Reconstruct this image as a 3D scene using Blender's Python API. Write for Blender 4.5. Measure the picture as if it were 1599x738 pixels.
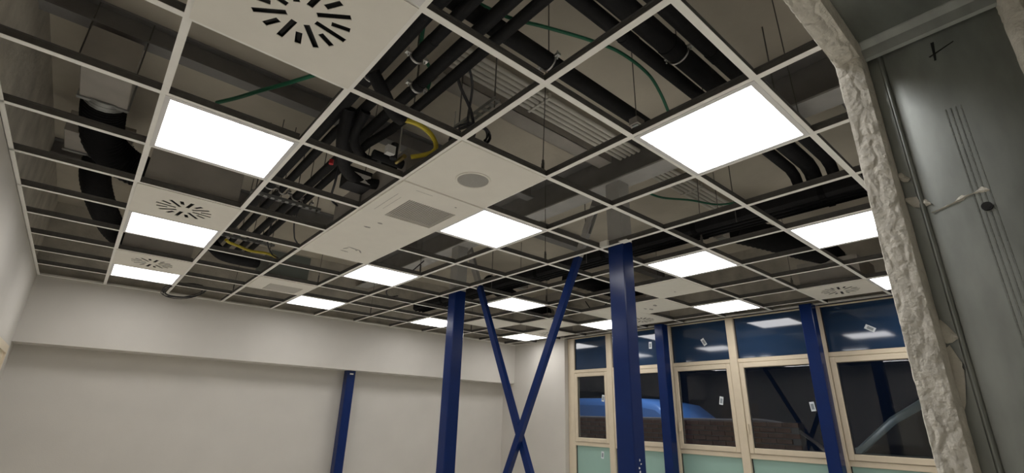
import bpy, bmesh, math, random
from mathutils import Vector, Matrix, noise
for o in list(bpy.data.objects): bpy.data.objects.remove(o, do_unlink=True)
S = bpy.context.scene
COL = S.collection
G = 3.05                       # height of the suspended ceiling grid above the floor
CELL = 0.6
random.seed(7)

# ------------------------------------------------------------------ camera
R = [[0.7571025888591446, -0.652746305626606, 0.026794223884983703],
     [0.2470072802083966, 0.24804572695747695, -0.9367287338723989],
     [0.6048000276676844, 0.7158181178406666, 0.34902915165386095]]
cam_d = bpy.data.cameras.new('camera'); cam = bpy.data.objects.new('camera', cam_d); COL.objects.link(cam)
cam_d.sensor_width = 36.0; cam_d.lens = 762.07 / 1599 * 36.0; cam_d.clip_start = 0.02
m = Matrix.Identity(4)
for r in range(3):
    m[r][0] = R[0][r]; m[r][1] = -R[1][r]; m[r][2] = -R[2][r]
m[0][3], m[1][3], m[2][3] = 0.6153, -1.8156, G - 1.3166
cam.matrix_world = m
S.camera = cam

# ------------------------------------------------------------------ world, exposure
W = bpy.data.worlds.new('dusk'); S.world = W; W.use_nodes = True
bg = W.node_tree.nodes['Background']
bg.inputs[0].default_value = (0.10, 0.17, 0.33, 1); bg.inputs[1].default_value = 0.02
S.view_settings.view_transform = 'Standard'; S.view_settings.look = 'None'
S.view_settings.exposure = 0.0; S.view_settings.gamma = 1.0; S.view_settings.use_curve_mapping = False
LED_POWER = 10.2
lamp_d = bpy.data.lights.new('added_van_light', 'POINT'); lamp_d.energy = 260; lamp_d.color = (.85, .92, 1.0); lamp_d.shadow_soft_size = .15  # added point light without a visible source, brightens the van outside
lamp = bpy.data.objects.new('added_van_light', lamp_d); COL.objects.link(lamp); lamp.location = (9.0, 4.2, 4.6)

# ------------------------------------------------------------------ materials
def mat(name, col, rough=0.6, metal=0.0, var=0.0, scale=6.0, bump=0.0, bscale=60.0, spec=0.5, stretch=None):
    M = bpy.data.materials.new(name); M.use_nodes = True
    nt = M.node_tree; b = nt.nodes['Principled BSDF']
    b.inputs['Base Color'].default_value = (*col, 1); b.inputs['Roughness'].default_value = rough
    b.inputs['Metallic'].default_value = metal
    b.inputs['Specular IOR Level'].default_value = spec
    tc = nt.nodes.new('ShaderNodeTexCoord'); mp = nt.nodes.new('ShaderNodeMapping')
    nt.links.new(tc.outputs['Object'], mp.inputs[0])
    if stretch: mp.inputs['Scale'].default_value = stretch
    if var > 0:
        n = nt.nodes.new('ShaderNodeTexNoise'); n.inputs['Scale'].default_value = scale; n.inputs['Detail'].default_value = 5
        nt.links.new(mp.outputs[0], n.inputs['Vector'])
        rp = nt.nodes.new('ShaderNodeValToRGB')
        rp.color_ramp.elements[0].position = 0.3; rp.color_ramp.elements[1].position = 0.7
        rp.color_ramp.elements[0].color = (*[c * (1 - var) for c in col], 1)
        rp.color_ramp.elements[1].color = (*[min(1, c * (1 + var)) for c in col], 1)
        nt.links.new(n.outputs[0], rp.inputs[0]); nt.links.new(rp.outputs[0], b.inputs['Base Color'])
    if bump > 0:
        n2 = nt.nodes.new('ShaderNodeTexNoise'); n2.inputs['Scale'].default_value = bscale; n2.inputs['Detail'].default_value = 4
        nt.links.new(mp.outputs[0], n2.inputs['Vector'])
        bp = nt.nodes.new('ShaderNodeBump'); bp.inputs['Strength'].default_value = bump; bp.inputs['Distance'].default_value = 0.01
        nt.links.new(n2.outputs[0], bp.inputs['Height']); nt.links.new(bp.outputs[0], b.inputs['Normal'])
    return M
def emis(name, col, k):
    M = bpy.data.materials.new(name); M.use_nodes = True; nt = M.node_tree
    b = nt.nodes['Principled BSDF']; b.inputs['Base Color'].default_value = (.8, .8, .8, 1)
    b.inputs['Emission Color'].default_value = (*col, 1); b.inputs['Emission Strength'].default_value = k
    return M
def glass(name, ior=1.55, tint=(1, 1, 1)):
    M = bpy.data.materials.new(name); M.use_nodes = True; nt = M.node_tree
    for n in list(nt.nodes): nt.nodes.remove(n)
    out = nt.nodes.new('ShaderNodeOutputMaterial'); mix = nt.nodes.new('ShaderNodeMixShader')
    t = nt.nodes.new('ShaderNodeBsdfTransparent'); t.inputs[0].default_value = (*tint, 1)
    g = nt.nodes.new('ShaderNodeBsdfGlossy'); g.inputs['Roughness'].default_value = 0.01; g.inputs[0].default_value = (1, 1, 1, 1)
    f = nt.nodes.new('ShaderNodeFresnel'); f.inputs[0].default_value = ior
    ge = nt.nodes.new('ShaderNodeNewGeometry'); iv = nt.nodes.new('ShaderNodeMath'); iv.operation = 'SUBTRACT'; iv.inputs[0].default_value = 1
    mu = nt.nodes.new('ShaderNodeMath'); mu.operation = 'MULTIPLY'
    nt.links.new(ge.outputs['Backfacing'], iv.inputs[1]); nt.links.new(f.outputs[0], mu.inputs[0]); nt.links.new(iv.outputs[0], mu.inputs[1])
    nt.links.new(mu.outputs[0], mix.inputs[0]); nt.links.new(t.outputs[0], mix.inputs[1]); nt.links.new(g.outputs[0], mix.inputs[2])
    nt.links.new(mix.outputs[0], out.inputs[0])
    return M

MT = dict(
    wall=mat('wall_paint', (.555, .528, .478), .75, var=.03, scale=2.5, bump=.08, bscale=120),
    floor=mat('floor_screed', (.77, .74, .67), .7, var=.08, scale=3, bump=.1),
    slab=mat('slab_concrete', (.56, .515, .43), .85, var=.10, scale=2.2, bump=.25, bscale=25),
    block=mat('blockwork', (.50, .47, .41), .9, var=.2, scale=5, bump=.4, bscale=30),
    tee=mat('tee_white', (.93, .915, .86), .45, var=.02, scale=20),
    web=mat('tee_web_galvanised', (.15, .145, .135), .5, metal=.5, var=.1, scale=30),
    tile=mat('tile_white', (.83, .80, .72), .55, var=.02, scale=8),
    tilemark=mat('dust_mark', (.36, .34, .31), .9, var=.3, scale=90),
    led=emis('led_light', (1.0, .985, .985), LED_POWER),
    ledframe=mat('led_frame', (.74, .73, .72), .4),
    dark=mat('plenum_black', (.02, .02, .02), .8),
    insul=mat('black_foam_insulation', (.010, .010, .011), .75, var=.25, scale=25, bump=.2, bscale=50, spec=.3),
    flex=mat('black_flexible_duct', (.006, .006, .0065), .85, var=.2, scale=30, bump=.3, spec=.2),
    galv=mat('galvanised_steel', (.36, .37, .36), .45, metal=.75, var=.14, scale=9, bump=.03, bscale=8),
    ductgalv=mat('galvanised_duct', (.42, .395, .36), .55, metal=.2, var=.1, scale=6),
    jamb=mat('jamb_steel', (.34, .36, .34), .42, metal=.8, var=.16, scale=7, bump=.06, bscale=9, stretch=(1, 3, 1)),
    zinc=mat('zinc_bright', (.62, .62, .61), .3, metal=1.0),
    blue=mat('blue_steel_paint', (.005, .019, .098), .22, var=.06, scale=6, bump=.03, bscale=30, spec=.22),
    chip_and_glint=mat('chipped_primer_and_glint', (.72, .72, .70), .8),
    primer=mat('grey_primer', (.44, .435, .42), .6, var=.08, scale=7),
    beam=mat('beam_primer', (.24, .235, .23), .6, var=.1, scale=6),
    frame=mat('beige_window_frame', (.64, .55, .41), .42, var=.03, scale=10),
    gasket=mat('black_gasket', (.012, .012, .014), .6),
    glass=glass('clear_glass', 1.5, (.93, .95, .96)),
    blueglass=mat('blue_film_glass', (.018, .040, .085), .06, var=.08, scale=1.5, spec=.6),
    greenglass=mat('green_frosted_glass', (.30, .46, .40), .35, var=.05, scale=2),
    sticker=mat('paper_sticker', (.70, .74, .76), .7),
    ink=mat('grey_print', (.25, .28, .30), .8),
    plaster=mat('rough_plaster', (.83, .79, .70), .92, var=.10, scale=28, bump=.55, bscale=110),
    marker=mat('black_marker', (.01, .01, .01), .6),
    conduit=mat('grey_conduit', (.66, .64, .58), .5, var=.05),
    green=mat('green_cable', (.02, .16, .085), .5),
    blackcable=mat('black_cable', (.02, .02, .025), .5),
    yellow=mat('yellow_hose', (.62, .50, .04), .45, var=.08, scale=30),
    red=mat('red_plastic', (.55, .03, .04), .4),
    brass=mat('brass_valve', (.45, .36, .14), .3, metal=1.0),
    whiteplastic=mat('white_plastic', (.74, .74, .72), .45),
    speakergrille=mat('speaker_mesh', (.34, .33, .30), .7, var=.15, scale=300),
    grillewhite=mat('grille_white', (.66, .63, .57), .5),
    acbody=mat('unit_grey_green', (.17, .19, .175), .5),
    vanblue=mat('van_blue_paint', (.10, .24, .60), .25),
    vanpale=mat('car_pale_paint', (.16, .19, .18), .3),
    carglass=mat('car_window', (.01, .012, .016), .08),
    tyre=mat('tyre_rubber', (.015, .015, .015), .8),
    brick=mat('brown_brick', (.16, .09, .08), .85, var=.25, scale=9, bump=.3),
    mortar=mat('mortar', (.16, .15, .17), .9),
    asphalt=mat('asphalt', (.05, .05, .055), .9, var=.2, scale=20),
)

# ------------------------------------------------------------------ helpers
class MB:
    def __init__(s): s.v = []; s.f = []; s.smooth = False
    def box(s, x0, x1, y0, y1, z0, z1):
        n = len(s.v)
        s.v += [(x0,y0,z0),(x1,y0,z0),(x1,y1,z0),(x0,y1,z0),(x0,y0,z1),(x1,y0,z1),(x1,y1,z1),(x0,y1,z1)]
        s.f += [tuple(n+i for i in q) for q in ((0,3,2,1),(4,5,6,7),(0,1,5,4),(1,2,6,5),(2,3,7,6),(3,0,4,7))]
        return s
    def bbox(s, x0, x1, y0, y1, z0, z1, b=0.004, axis='z'):
        """box with chamfered long edges along axis"""
        def ring(a0, a1, b0, b1):
            return [(a0+b,b0),(a1-b,b0),(a1,b0+b),(a1,b1-b),(a1-b,b1),(a0+b,b1),(a0,b1-b),(a0,b0+b)]
        if axis == 'z': P = ring(x0,x1,y0,y1); A = [(p[0],p[1],z0) for p in P]; B = [(p[0],p[1],z1) for p in P]
        elif axis == 'y': P = ring(x0,x1,z0,z1); A = [(p[0],y1,p[1]) for p in P]; B = [(p[0],y0,p[1]) for p in P]
        else: P = ring(y0,y1,z0,z1); A = [(x0,p[0],p[1]) for p in P]; B = [(x1,p[0],p[1]) for p in P]
        n = len(s.v); s.v += A + B
        s.f.append(tuple(n+i for i in reversed(range(8)))); s.f.append(tuple(n+8+i for i in range(8)))
        for i in range(8):
            j = (i+1) % 8; s.f.append((n+i, n+j, n+8+j, n+8+i))
        return s
    def tube(s, pts, r, seg=10, caps=True, ribs=None):
        pts = [Vector(p) for p in pts]; n0 = len(s.v); N = len(pts)
        T = [(pts[min(i+1,N-1)]-pts[max(i-1,0)]).normalized() for i in range(N)]
        up = Vector((0,0,1)) if abs(T[0].z) < .9 else Vector((1,0,0))
        u = T[0].cross(up).normalized()
        for i in range(N):
            u = (u - T[i]*u.dot(T[i])).normalized(); w = T[i].cross(u)
            rr = r[i] if isinstance(r, (list, tuple)) else r
            if ribs: rr *= 1 + (ribs if i % 2 else -ribs)
            for k in range(seg):
                a = 2*math.pi*k/seg; s.v.append(tuple(pts[i] + rr*(math.cos(a)*u + math.sin(a)*w)))
        for i in range(N-1):
            for k in range(seg):
                k2 = (k+1) % seg
                s.f.append((n0+i*seg+k, n0+(i+1)*seg+k, n0+(i+1)*seg+k2, n0+i*seg+k2))
        if caps:
            s.f.append(tuple(n0+k for k in range(seg))); s.f.append(tuple(n0+(N-1)*seg+k for k in reversed(range(seg))))
        s.smooth = True
        return s
    def prism(s, poly, axis, a0, a1):
        """extrude a 2-D polygon along axis"""
        n = len(s.v); k = len(poly)
        def P(p, a): return {'x': (a,p[0],p[1]), 'y': (p[0],a,p[1]), 'z': (p[0],p[1],a)}[axis]
        s.v += [P(p,a0) for p in poly] + [P(p,a1) for p in poly]
        s.f.append(tuple(n+i for i in reversed(range(k)))); s.f.append(tuple(n+k+i for i in range(k)))
        for i in range(k):
            j = (i+1) % k; s.f.append((n+i, n+j, n+k+j, n+k+i))
        return s
    def grid(s, rows):
        n = len(s.v); c = len(rows[0])
        for r in rows: s.v += [tuple(p) for p in r]
        for i in range(len(rows)-1):
            for j in range(c-1): s.f.append((n+i*c+j, n+i*c+j+1, n+(i+1)*c+j+1, n+(i+1)*c+j))
        s.smooth = True
        return s
    def mesh(s, name, off=(0,0,0)):
        me = bpy.data.meshes.new(name)
        me.from_pydata([(v[0]-off[0], v[1]-off[1], v[2]-off[2]) for v in s.v], [], s.f)
        bm = bmesh.new(); bm.from_mesh(me); bmesh.ops.recalc_face_normals(bm, faces=bm.faces); bm.to_mesh(me); bm.free()
        if s.smooth:
            for p in me.polygons: p.use_smooth = True
            try: me.set_sharp_from_angle(angle=math.radians(40))
            except Exception: pass
        return me
    def build(s, name, material, parent=None):
        base = root_of(parent).location if parent else (0,0,0)
        me = s.mesh(name, base); me.materials.append(MT[material])
        o = bpy.data.objects.new(name, me); COL.objects.link(o); o.parent = parent
        return o
def root_of(o):
    while o.parent: o = o.parent
    return o
def tag(o, label, cat, group=None):
    o['label'] = label; o['category'] = cat
    if group: o['group'] = group
    return o
def thing(name, label, cat, loc=(0,0,0), group=None):
    o = bpy.data.objects.new(name, None); COL.objects.link(o); o.location = loc; o.empty_display_size = .1
    return tag(o, label, cat, group)
def struct(name, mb, material, parent=None):
    o = mb.build(name, material, parent)
    if parent is None: o['kind'] = 'structure'
    return o
def struct_empty(name, loc=(0,0,0)):
    o = bpy.data.objects.new(name, None); COL.objects.link(o); o.location = loc; o['kind'] = 'structure'; return o
def inst(name, me, parent, loc=(0,0,0), rz=0.0, scale=None):
    o = bpy.data.objects.new(name, me); COL.objects.link(o); o.parent = parent; o.location = loc; o.rotation_euler = (0,0,rz)
    if scale: o.scale = scale
    return o
def shared(mb, name, material):
    me = mb.mesh(name); me.materials.append(MT[material]); return me
def copy_tree(o, parent=None):
    c = o.copy(); COL.objects.link(c); c.parent = parent
    for ch in o.children: copy_tree(ch, c)
    return c
def bez(pts, n=8):
    """smooth Catmull-Rom through points"""
    P = [Vector(p) for p in pts]; P = [P[0]*2-P[1]] + P + [P[-1]*2-P[-2]]; out = []
    for i in range(1, len(P)-2):
        for k in range(n):
            t = k/n; a,b,c,d = P[i-1],P[i],P[i+1],P[i+2]
            out.append(.5*((2*b)+(c-a)*t+(2*a-5*b+4*c-d)*t*t+(3*b-a-3*c+d)*t**3))
    out.append(P[-2]); return out

# room extents (x right along the back wall, y into the room)
XL, XR, YB, YF, SL = 0.02, 6.87, 5.40, -1.62, G + 0.87
YR = 5.72                    # recessed back wall
XJ = 1.68                    # doorway jamb face
YC = -1.875                  # corridor side of the front wall

# ------------------------------------------------------------------ structure
struct('floor', MB().box(-3.2, 7.05, -4.0, 6.0, -.12, 0), 'floor')
struct('ceiling', MB().box(-3.2, 7.2, -4.0, 6.0, SL, SL+.2), 'slab')
wl = struct('wall_left', MB().box(-.20, XL, YF, 5.9, 0, G+.015), 'wall')
struct('wall_left_upper', MB().box(-.20, -.04, YF, 5.9, G+.015, SL), 'block')
struct('wall_back', MB().box(-.20, 7.05, YR, 5.95, 0, SL), 'wall')
struct('wall_back_bulkhead', MB().box(XL, XR, YB, YR, G-.708, G+.02), 'wall')
struct('wall_back_upper', MB().box(-.04, 6.95, YB+.08, YR, G+.02, SL), 'block')
struct('wall_right', MB().box(XR, 7.2, 4.10, YR, 0, SL), 'wall')
struct('wall_right_upper', MB().box(6.96, 7.2, YF-.3, 4.10, G+.03, SL), 'block')
struct('wall_right_lower', MB().box(7.0, 7.2, YF-.3, 4.10, 0, .12), 'wall')
# front wall with the doorway the photograph is taken from
HZ = G - .585                # underside of the doorway head
struct('wall_front', MB().box(XJ+.02, 7.2, YC, YF, 0, SL).box(XL-.2, XJ+.02, YC, YF, HZ+.02, SL).box(XL-.2, .06, YC, YF, 0, HZ+.02), 'wall')
# unseen corridor behind the doorway, kept shallow and low to bounce light back
struct('wall_corridor', MB().box(-3.2, 7.2, -3.1, -3.0, 0, SL).box(-3.3, -3.2, -3.1, YC, 0, SL).box(6.9, 7.05, -3.0, YC, 0, SL).box(-3.2, -.19, YC, YC+.2, 0, SL), 'tile')
struct('ceiling_corridor', MB().box(-3.2, 6.9, -3.0, YC, G-.25, G-.2), 'tile')
# door head trim on the left wall near the back corner
struct('trim_1', MB().box(XL, XL+.03, 4.05, 5.02, G-.86, G-.79).box(XL, XL+.03, 4.95, 5.02, 0, G-.86), 'frame')
struct('door_1', MB().box(XL-.002, XL+.012, 4.05, 4.95, 0.01, G-.86), 'frame')

# steel beams above the ceiling
def ibeam(name, label, along, c, a0, a1, zb, zt, w, mt='primer'):
    t = thing(name, label, 'beam', ((c, a0, zb) if along == 'y' else (a0, c, zb)))
    def bx(lo, hi, z0, z1): 
        return MB().box(lo, hi, a0, a1, z0, z1) if along == 'y' else MB().box(a0, a1, lo, hi, z0, z1)
    bx(c-w/2, c+w/2, zb, zb+.014).build('bottom_flange', mt, t)
    bx(c-.006, c+.006, zb+.014, zt-.014).build('web', 'beam', t)  # on the main beam the flange's shade is put into the web colour
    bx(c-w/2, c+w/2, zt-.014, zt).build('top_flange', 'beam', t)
    return t
ibeam('steel_beam', 'main grey steel beam above the grid carried by the two blue columns', 'y', 3.69, YF, YB+.07, G+.56, SL, .19)
ibeam('steel_beam', 'grey steel cross beam above the left cells over the large LED panel', 'x', 1.44, -.04, 3.59, G+.72, SL, .10, 'beam')
ibeam('steel_beam', 'grey steel cross beam above the left cells nearer the white back wall', 'x', 3.65, -.04, 3.59, G+.72, SL, .10, 'beam')
ibeam('steel_beam', 'grey steel cross beam on the window side near the doorway', 'x', -1.2, 3.79, 6.95, G+.70, SL, .12, 'beam')
ibeam('steel_beam', 'grey steel cross beam on the window side beyond the black duct', 'x', 2.1, 3.79, 6.95, G+.70, SL, .12, 'beam')

# ------------------------------------------------------------------ windows
WX = 6.95
MUL = [4.0, 3.205, 2.13, 1.20, .17, -.80]          # mullion centres
ZT0, ZT1 = G-.525, G-.575                           # upper transom
ZL0, ZL1 = G-1.635, G-1.69                          # lower transom
for k, y in enumerate(MUL):
    w = .05
    hi = 4.10 if k == 0 else y + w
    struct('trim_%d' % (k+2), MB().bbox(WX-.02 if k else WX, WX+.09, y-w, hi, 0.12, G+.03, .005), 'frame')
def sticker(parent, x, y, z, rot, w=.05, h=.10):
    c, s_ = math.cos(rot), math.sin(rot)
    def rect(x0, x1, z0, z1, dx):
        P = [(a*c-b*s_, a*s_+b*c) for a, b in ((x0,z0),(x1,z0),(x1,z1),(x0,z1))]
        return MB().prism([(y+p[0], z+p[1]) for p in P], 'x', x-dx-.001, x-dx)
    st = rect(-w/2, w/2, -h/2, h/2, 0).build('sticker', 'sticker', parent)
    rect(-w*.3, w*.3, -h*.32, h*.28, .001).build('print', 'ink', st)
for k in range(5):
    y1, y0 = MUL[k]-.05, MUL[k+1]+.05
    wn = struct_empty('window_%d' % (k+1), (WX, (y0+y1)/2, .12))
    fr = MB().bbox(WX, WX+.08, y0, y1, ZT1, ZT0, .004, 'y'); fr.build('upper_transom', 'frame', wn)
    MB().bbox(WX, WX+.08, y0, y1, ZL1, ZL0, .004, 'y').build('lower_transom', 'frame', wn)
    MB().bbox(WX, WX+.08, y0, y1, .12, .17, .004, 'y').build('sill_rail', 'frame', wn)
    MB().bbox(WX, WX+.08, y0, y1, G-.01, G+.03, .004, 'y').build('head_rail', 'frame', wn)
    # upper fixed pane
    p = MB().box(WX+.03, WX+.045, y0, y1, ZT0, G-.01).build('upper_pane', 'blueglass', wn)
    g = .010
    MB().box(WX+.02, WX+.03, y0, y0+g, ZT0, G-.01).box(WX+.02, WX+.03, y1-g, y1, ZT0, G-.01).box(WX+.02, WX+.03, y0, y1, ZT0, ZT0+g*.6).build('gasket', 'gasket', p)
    # opening sash
    sz0, sz1, t = ZL0+.004, ZT1-.004, .062
    sa = MB()
    sa.bbox(WX-.012, WX+.05, y0+.004, y0+t, sz0, sz1, .006); sa.bbox(WX-.012, WX+.05, y1-t, y1-.004, sz0, sz1, .006)
    sa.bbox(WX-.012, WX+.05, y0+t, y1-t, sz0, sz0+t, .006, 'y'); sa.bbox(WX-.012, WX+.05, y0+t, y1-t, sz1-t, sz1, .006, 'y')
    so = sa.build('sash', 'frame', wn)
    q = .012
    MB().box(WX+.008, WX+.016, y0+t, y0+t+q, sz0+t, sz1-t).box(WX+.008, WX+.016, y1-t-q, y1-t, sz0+t, sz1-t).box(WX+.008, WX+.016, y0+t, y1-t, sz0+t, sz0+t+q*.6).box(WX+.008, WX+.016, y0+t, y1-t, sz1-t-q*.6, sz1-t).build('sash_gasket', 'gasket', so)
    MB().box(WX+.016, WX+.024, y0+t, y1-t, sz0+t, sz1-t).build('sash_pane', 'glass', so)
    if k in (2, 3):
        MB().bbox(WX-.022, WX-.012, y1-.045, y1-.022, (sz0+sz1)/2-.30, (sz0+sz1)/2-.24, .003).bbox(WX-.045, WX-.022, y1-.042, y1-.026, (sz0+sz1)/2-.31, (sz0+sz1)/2-.20, .003).build('handle', 'frame', so)
    MB().box(WX+.03, WX+.045, y0, y1, .17, ZL1).build('lower_pane', 'greenglass', wn)
    MB().box(WX+.02, WX+.03, y0, y0+g, .17, ZL1).box(WX+.02, WX+.03, y1-g, y1, .17, ZL1).build('lower_gasket', 'gasket', wn)
    px = WX+.0155
    if k == 0: sticker(wn, px, 3.37, G-.98, .15); sticker(wn, WX+.029, 3.43, G-1.80, .1)
    if k == 1: sticker(wn, WX+.029, 2.45, G-.24, .05)
    if k == 2: sticker(wn, WX+.029, 1.60, G-.27, -.5); sticker(wn, px, 1.44, G-1.03, .2)
    if k == 3: sticker(wn, px, .38, G-1.10, -.1); 
    if k == 4: sticker(wn, WX+.029, -.32, G-.30, -1.0)

# ------------------------------------------------------------------ outside at dusk
struct('ground', MB().box(7.2, 40, -25, 40, -.4, -.3), 'asphalt')
bw = thing('brick_wall', 'low brown brick garden wall outside behind the left windows', 'wall', (8.7, 3.4, -.3))
MB().box(8.66, 8.86, 1.2, 6.3, -.3, G-1.27).build('mortar_core', 'mortar', bw)
bl, bh = .21, .062
bme = shared(MB().bbox(-bl/2, bl/2, -.02, .02, -bh/2, bh/2, .004, 'x'), 'brick', 'brick')
for row in range(7):
    z = G-1.30 - row*.075
    n = 0
    for i in range(22):
        y = 1.30 + i*.222 + (.111 if row % 2 else 0)
        o = inst('brick', bme, bw, (8.655-8.7, y-3.4, z+.3), math.pi/2)
cp = bez([(8.70, 6.3, G-1.25), (8.70, 4, G-1.25), (8.70, 2.2, G-1.25), (8.70, 1.75, G-1.245), (8.70, 1.35, G-1.31), (8.70, 1.05, G-1.50), (8.70, .88, G-1.66)], 6)
MB().tube(cp, .025, 8).build('coping', 'mortar', bw)

def vehicle(name, label, cat, loc, prof, win, width, paint, flip=1, wheels=(.9, 3.2), roof_rail=False):
    """side profile (along -y) swept across x with rounded shoulders"""
    t = thing(name, label, cat, loc)
    L = loc
    mb = MB(); rows = []
    cx = sum(p[0] for p in prof)/len(prof); cz = .8
    for fx, sc in ((-1, .90), (-.97, .96), (-.9, .99), (0, 1.0), (.9, .99), (.97, .96), (1, .90)):
        rows.append([(L[0]+fx*width/2, L[1]+flip*(cx+(p[0]-cx)*(1-(1-sc)*.25)), L[2]+(p[1] if p[1] < .75 else .75+(p[1]-.75)*sc)) for p in prof])
    for r in rows: r.append(r[0])
    mb.grid(rows)
    n = len(prof); v0 = len(mb.v)
    mb.v += rows[0][:n] + rows[-1][:n]; mb.f += [tuple(range(v0, v0+n)), tuple(range(v0+n, v0+2*n))]
    body = mb.build('body', paint, t)
    for wv in win:
        MB().prism([(L[1]+flip*p[0], L[2]+p[1]) for p in wv], 'x', L[0]-width/2-.012, L[0]-width/2+.05).build('side_window', 'carglass', t)
    for wy in wheels:
        for sx in (-1, 1):
            xx = L[0]+sx*(width/2-.12)
            wo = MB().tube([(xx-.1, L[1]+flip*wy, L[2]+.33), (xx+.11, L[1]+flip*wy, L[2]+.33)], .33, 20).build('wheel', 'tyre', t)
            MB().tube([(xx-.115, L[1]+flip*wy, L[2]+.33), (xx-.09, L[1]+flip*wy, L[2]+.33)], .2, 14).build('hub_cap', 'galv', wo)
    MB().box(L[0]-width/2+.1, L[0]+width/2-.1, L[1]+flip*(prof[0][0]-.03), L[1]+flip*(prof[0][0]+.05), L[2]+.35, L[2]+.55).build('bumper', 'gasket', t)
    return t
vz = -.3
vp = [(0,.35),(0,.95),(.25,1.12),(.75,1.22),(1.25,1.72),(1.75,2.02),(2.3,2.10),(4.6,2.12),(5.0,2.05),(5.05,1.2),(5.05,.35)]
k_ = (G-.78-vz)/2.12
vp = [(a*1.0, b*k_) for a, b in vp]
vehicle('blue_van', 'bright blue van parked outside behind the brick wall', 'van', (11.0, 2.75, vz), vp,
        [[(1.05,1.30*k_),(1.35,1.62*k_),(1.85,1.62*k_),(1.85,1.30*k_)], [(2.0,1.30*k_),(2.0,1.62*k_),(3.2,1.62*k_),(3.2,1.30*k_)], [(3.35,1.30*k_),(3.35,1.62*k_),(4.7,1.62*k_),(4.7,1.30*k_)]], 1.9, 'vanblue')
cpf = [(0,.35),(0,1.30),(.2,1.58),(.75,1.80),(1.2,2.20),(1.65,2.48),(2.2,2.58),(4.8,2.60),(5.0,2.4),(5.0,.35)]
vehicle('pale_van', 'pale grey van parked outside behind the rightmost window', 'van', (10.0, 1.40, vz), cpf,
        [[(.85,1.72),(1.28,2.10),(1.72,2.36),(2.2,2.42),(2.2,1.72)], [(2.35,1.72),(2.35,2.42),(3.6,2.42),(3.6,1.72)]], 1.9, 'vanpale', flip=-1)

# ------------------------------------------------------------------ steel columns and bracing
def column(label, x0, x1, y0, y1, ztop, zup=None, chips=()):
    t = thing('steel_column', label, 'column', ((x0+x1)/2, (y0+y1)/2, 0))
    MB().bbox(x0, x1, y0, y1, 0.012, ztop, .007).build('shaft', 'blue', t)
    MB().box(x0-.06, x1+.06, y0-.06, y1+.06, 0, .012).build('base_plate', 'blue', t)
    if zup: MB().bbox(x0, x1, y0, y1, ztop, zup, .007).build('primed_top', 'primer', t)
    for (cx, cz, w, h) in chips:
        P = [(cx+w*math.cos(a)*random.uniform(.4,1), cz+h*math.sin(a)*random.uniform(.4,1)) for a in [2*math.pi*i/9 for i in range(9)]]
        MB().prism(P, 'y', y0-.0012, y0+.002).build('paint_chip_and_glint', 'chip_and_glint', t)
    return t
rnd = random.Random(3)
column('large dark blue steel column in front of the windows with chipped paint', 3.62, 3.75, .385, .535, G+.035, G+.56,
       [(3.685+rnd.uniform(-.018,.018), G-1.56-.025*i, rnd.uniform(.004,.012), rnd.uniform(.008,.02)) for i in range(9)])
column('dark blue steel column before the white back wall, left of the crossed braces', 3.62, 3.765, 2.70, 2.84, G+.03, G+.56)
column('dark blue steel column under the white bulkhead at the back wall', 3.67, 3.80, 5.52, 5.65, G-.708)
bc = [o for o in COL.objects if o.get('label','').startswith('dark blue steel column under')][0]
MB().box(3.71, 3.765, 5.518, 5.5202, G-.765, G-.745).build('paint_chip_and_glint', 'chip_and_glint', bc)  # highlight near the column top, put in as a pale patch of colour
column('narrow dark blue steel column before the window, right of the large column', 6.70, 6.84, 2.05, 2.18, G-.004)
column('dark blue steel column before the rightmost window beside the doorway jamb', 6.70, 6.84, .12, .25, G-.004)
def brace(label, y0, z0, y1, z1, x):
    t = thing('cross_brace', label, 'brace', (x, y1, 0))
    d = Vector((0, y1-y0, z1-z0)); L = d.length; d.normalize(); n = Vector((0, -d.z, d.y))
    def bar(a, b, w, th, name, mt):
        P = [Vector((0,y0,z0))+d*a+n*w, Vector((0,y0,z0))+d*b+n*w, Vector((0,y0,z0))+d*b-n*w, Vector((0,y0,z0))+d*a-n*w]
        return MB().prism([(p.y, p.z) for p in P], 'x', x-th, x+th).build(name, mt, t)
    s_g = (z0-(G+.02))/(z0-z1)*L
    bar(s_g, L, .031, .022, 'bar', 'blue')
    bar(0.06, s_g, .031, .022, 'primed_end', 'primer')
    bar(0.0, .30, .05, .006, 'gusset', 'beam')
    return t
brace('dark blue flat brace rising to the column at the back, left top of the cross', 2.60, G+.50, .9, G-2.6-.44, 3.71)
brace('dark blue flat brace rising to the large column, right top of the cross', .66, G+.48, 2.40, G-2.68-.36, 3.665)

# ------------------------------------------------------------------ suspended ceiling grid
TW = .029
grid = thing('ceiling_grid', 'white suspended ceiling grid of tee bars with most cells still open', 'ceiling grid', (0, 0, G))
def tee_mesh(L, name):
    a = MB().box(-TW/2, TW/2, 0, L, 0, .0016); me = shared(a, name, 'tee')
    b = MB().box(-.004, .004, .0, L, .0016, .038).box(-.007, .007, .0, L, .034, .042); me2 = shared(b, name+'_web', 'web')
    return me, me2
full = tee_mesh(YB-YF, 'main_tee'); short = tee_mesh(CELL-TW, 'cross_tee'); edge = tee_mesh(XR-6.6-TW/2, 'end_tee')
for i in range(1, 12):
    if i == 3 or i == 4: pass
    o = inst('main_tee', full[0], grid, (i*CELL, YF, 0)); inst('tee_web', full[1], o)
for j in range(-2, 9):
    for i in range(0, 11):
        if i == 3 and j == 2: continue
        x0 = XL if i == 0 else i*CELL+TW/2
        o = inst('cross_tee', short[0], grid, (x0, j*CELL, 0), -math.pi/2, (1, (CELL-TW/2-XL)/(CELL-TW) if i == 0 else 1, 1)); inst('tee_web', short[1], o)
    o = inst('cross_tee', edge[0], grid, (6.6+TW/2, j*CELL, 0), -math.pi/2); inst('tee_web', edge[1], o)
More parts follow.
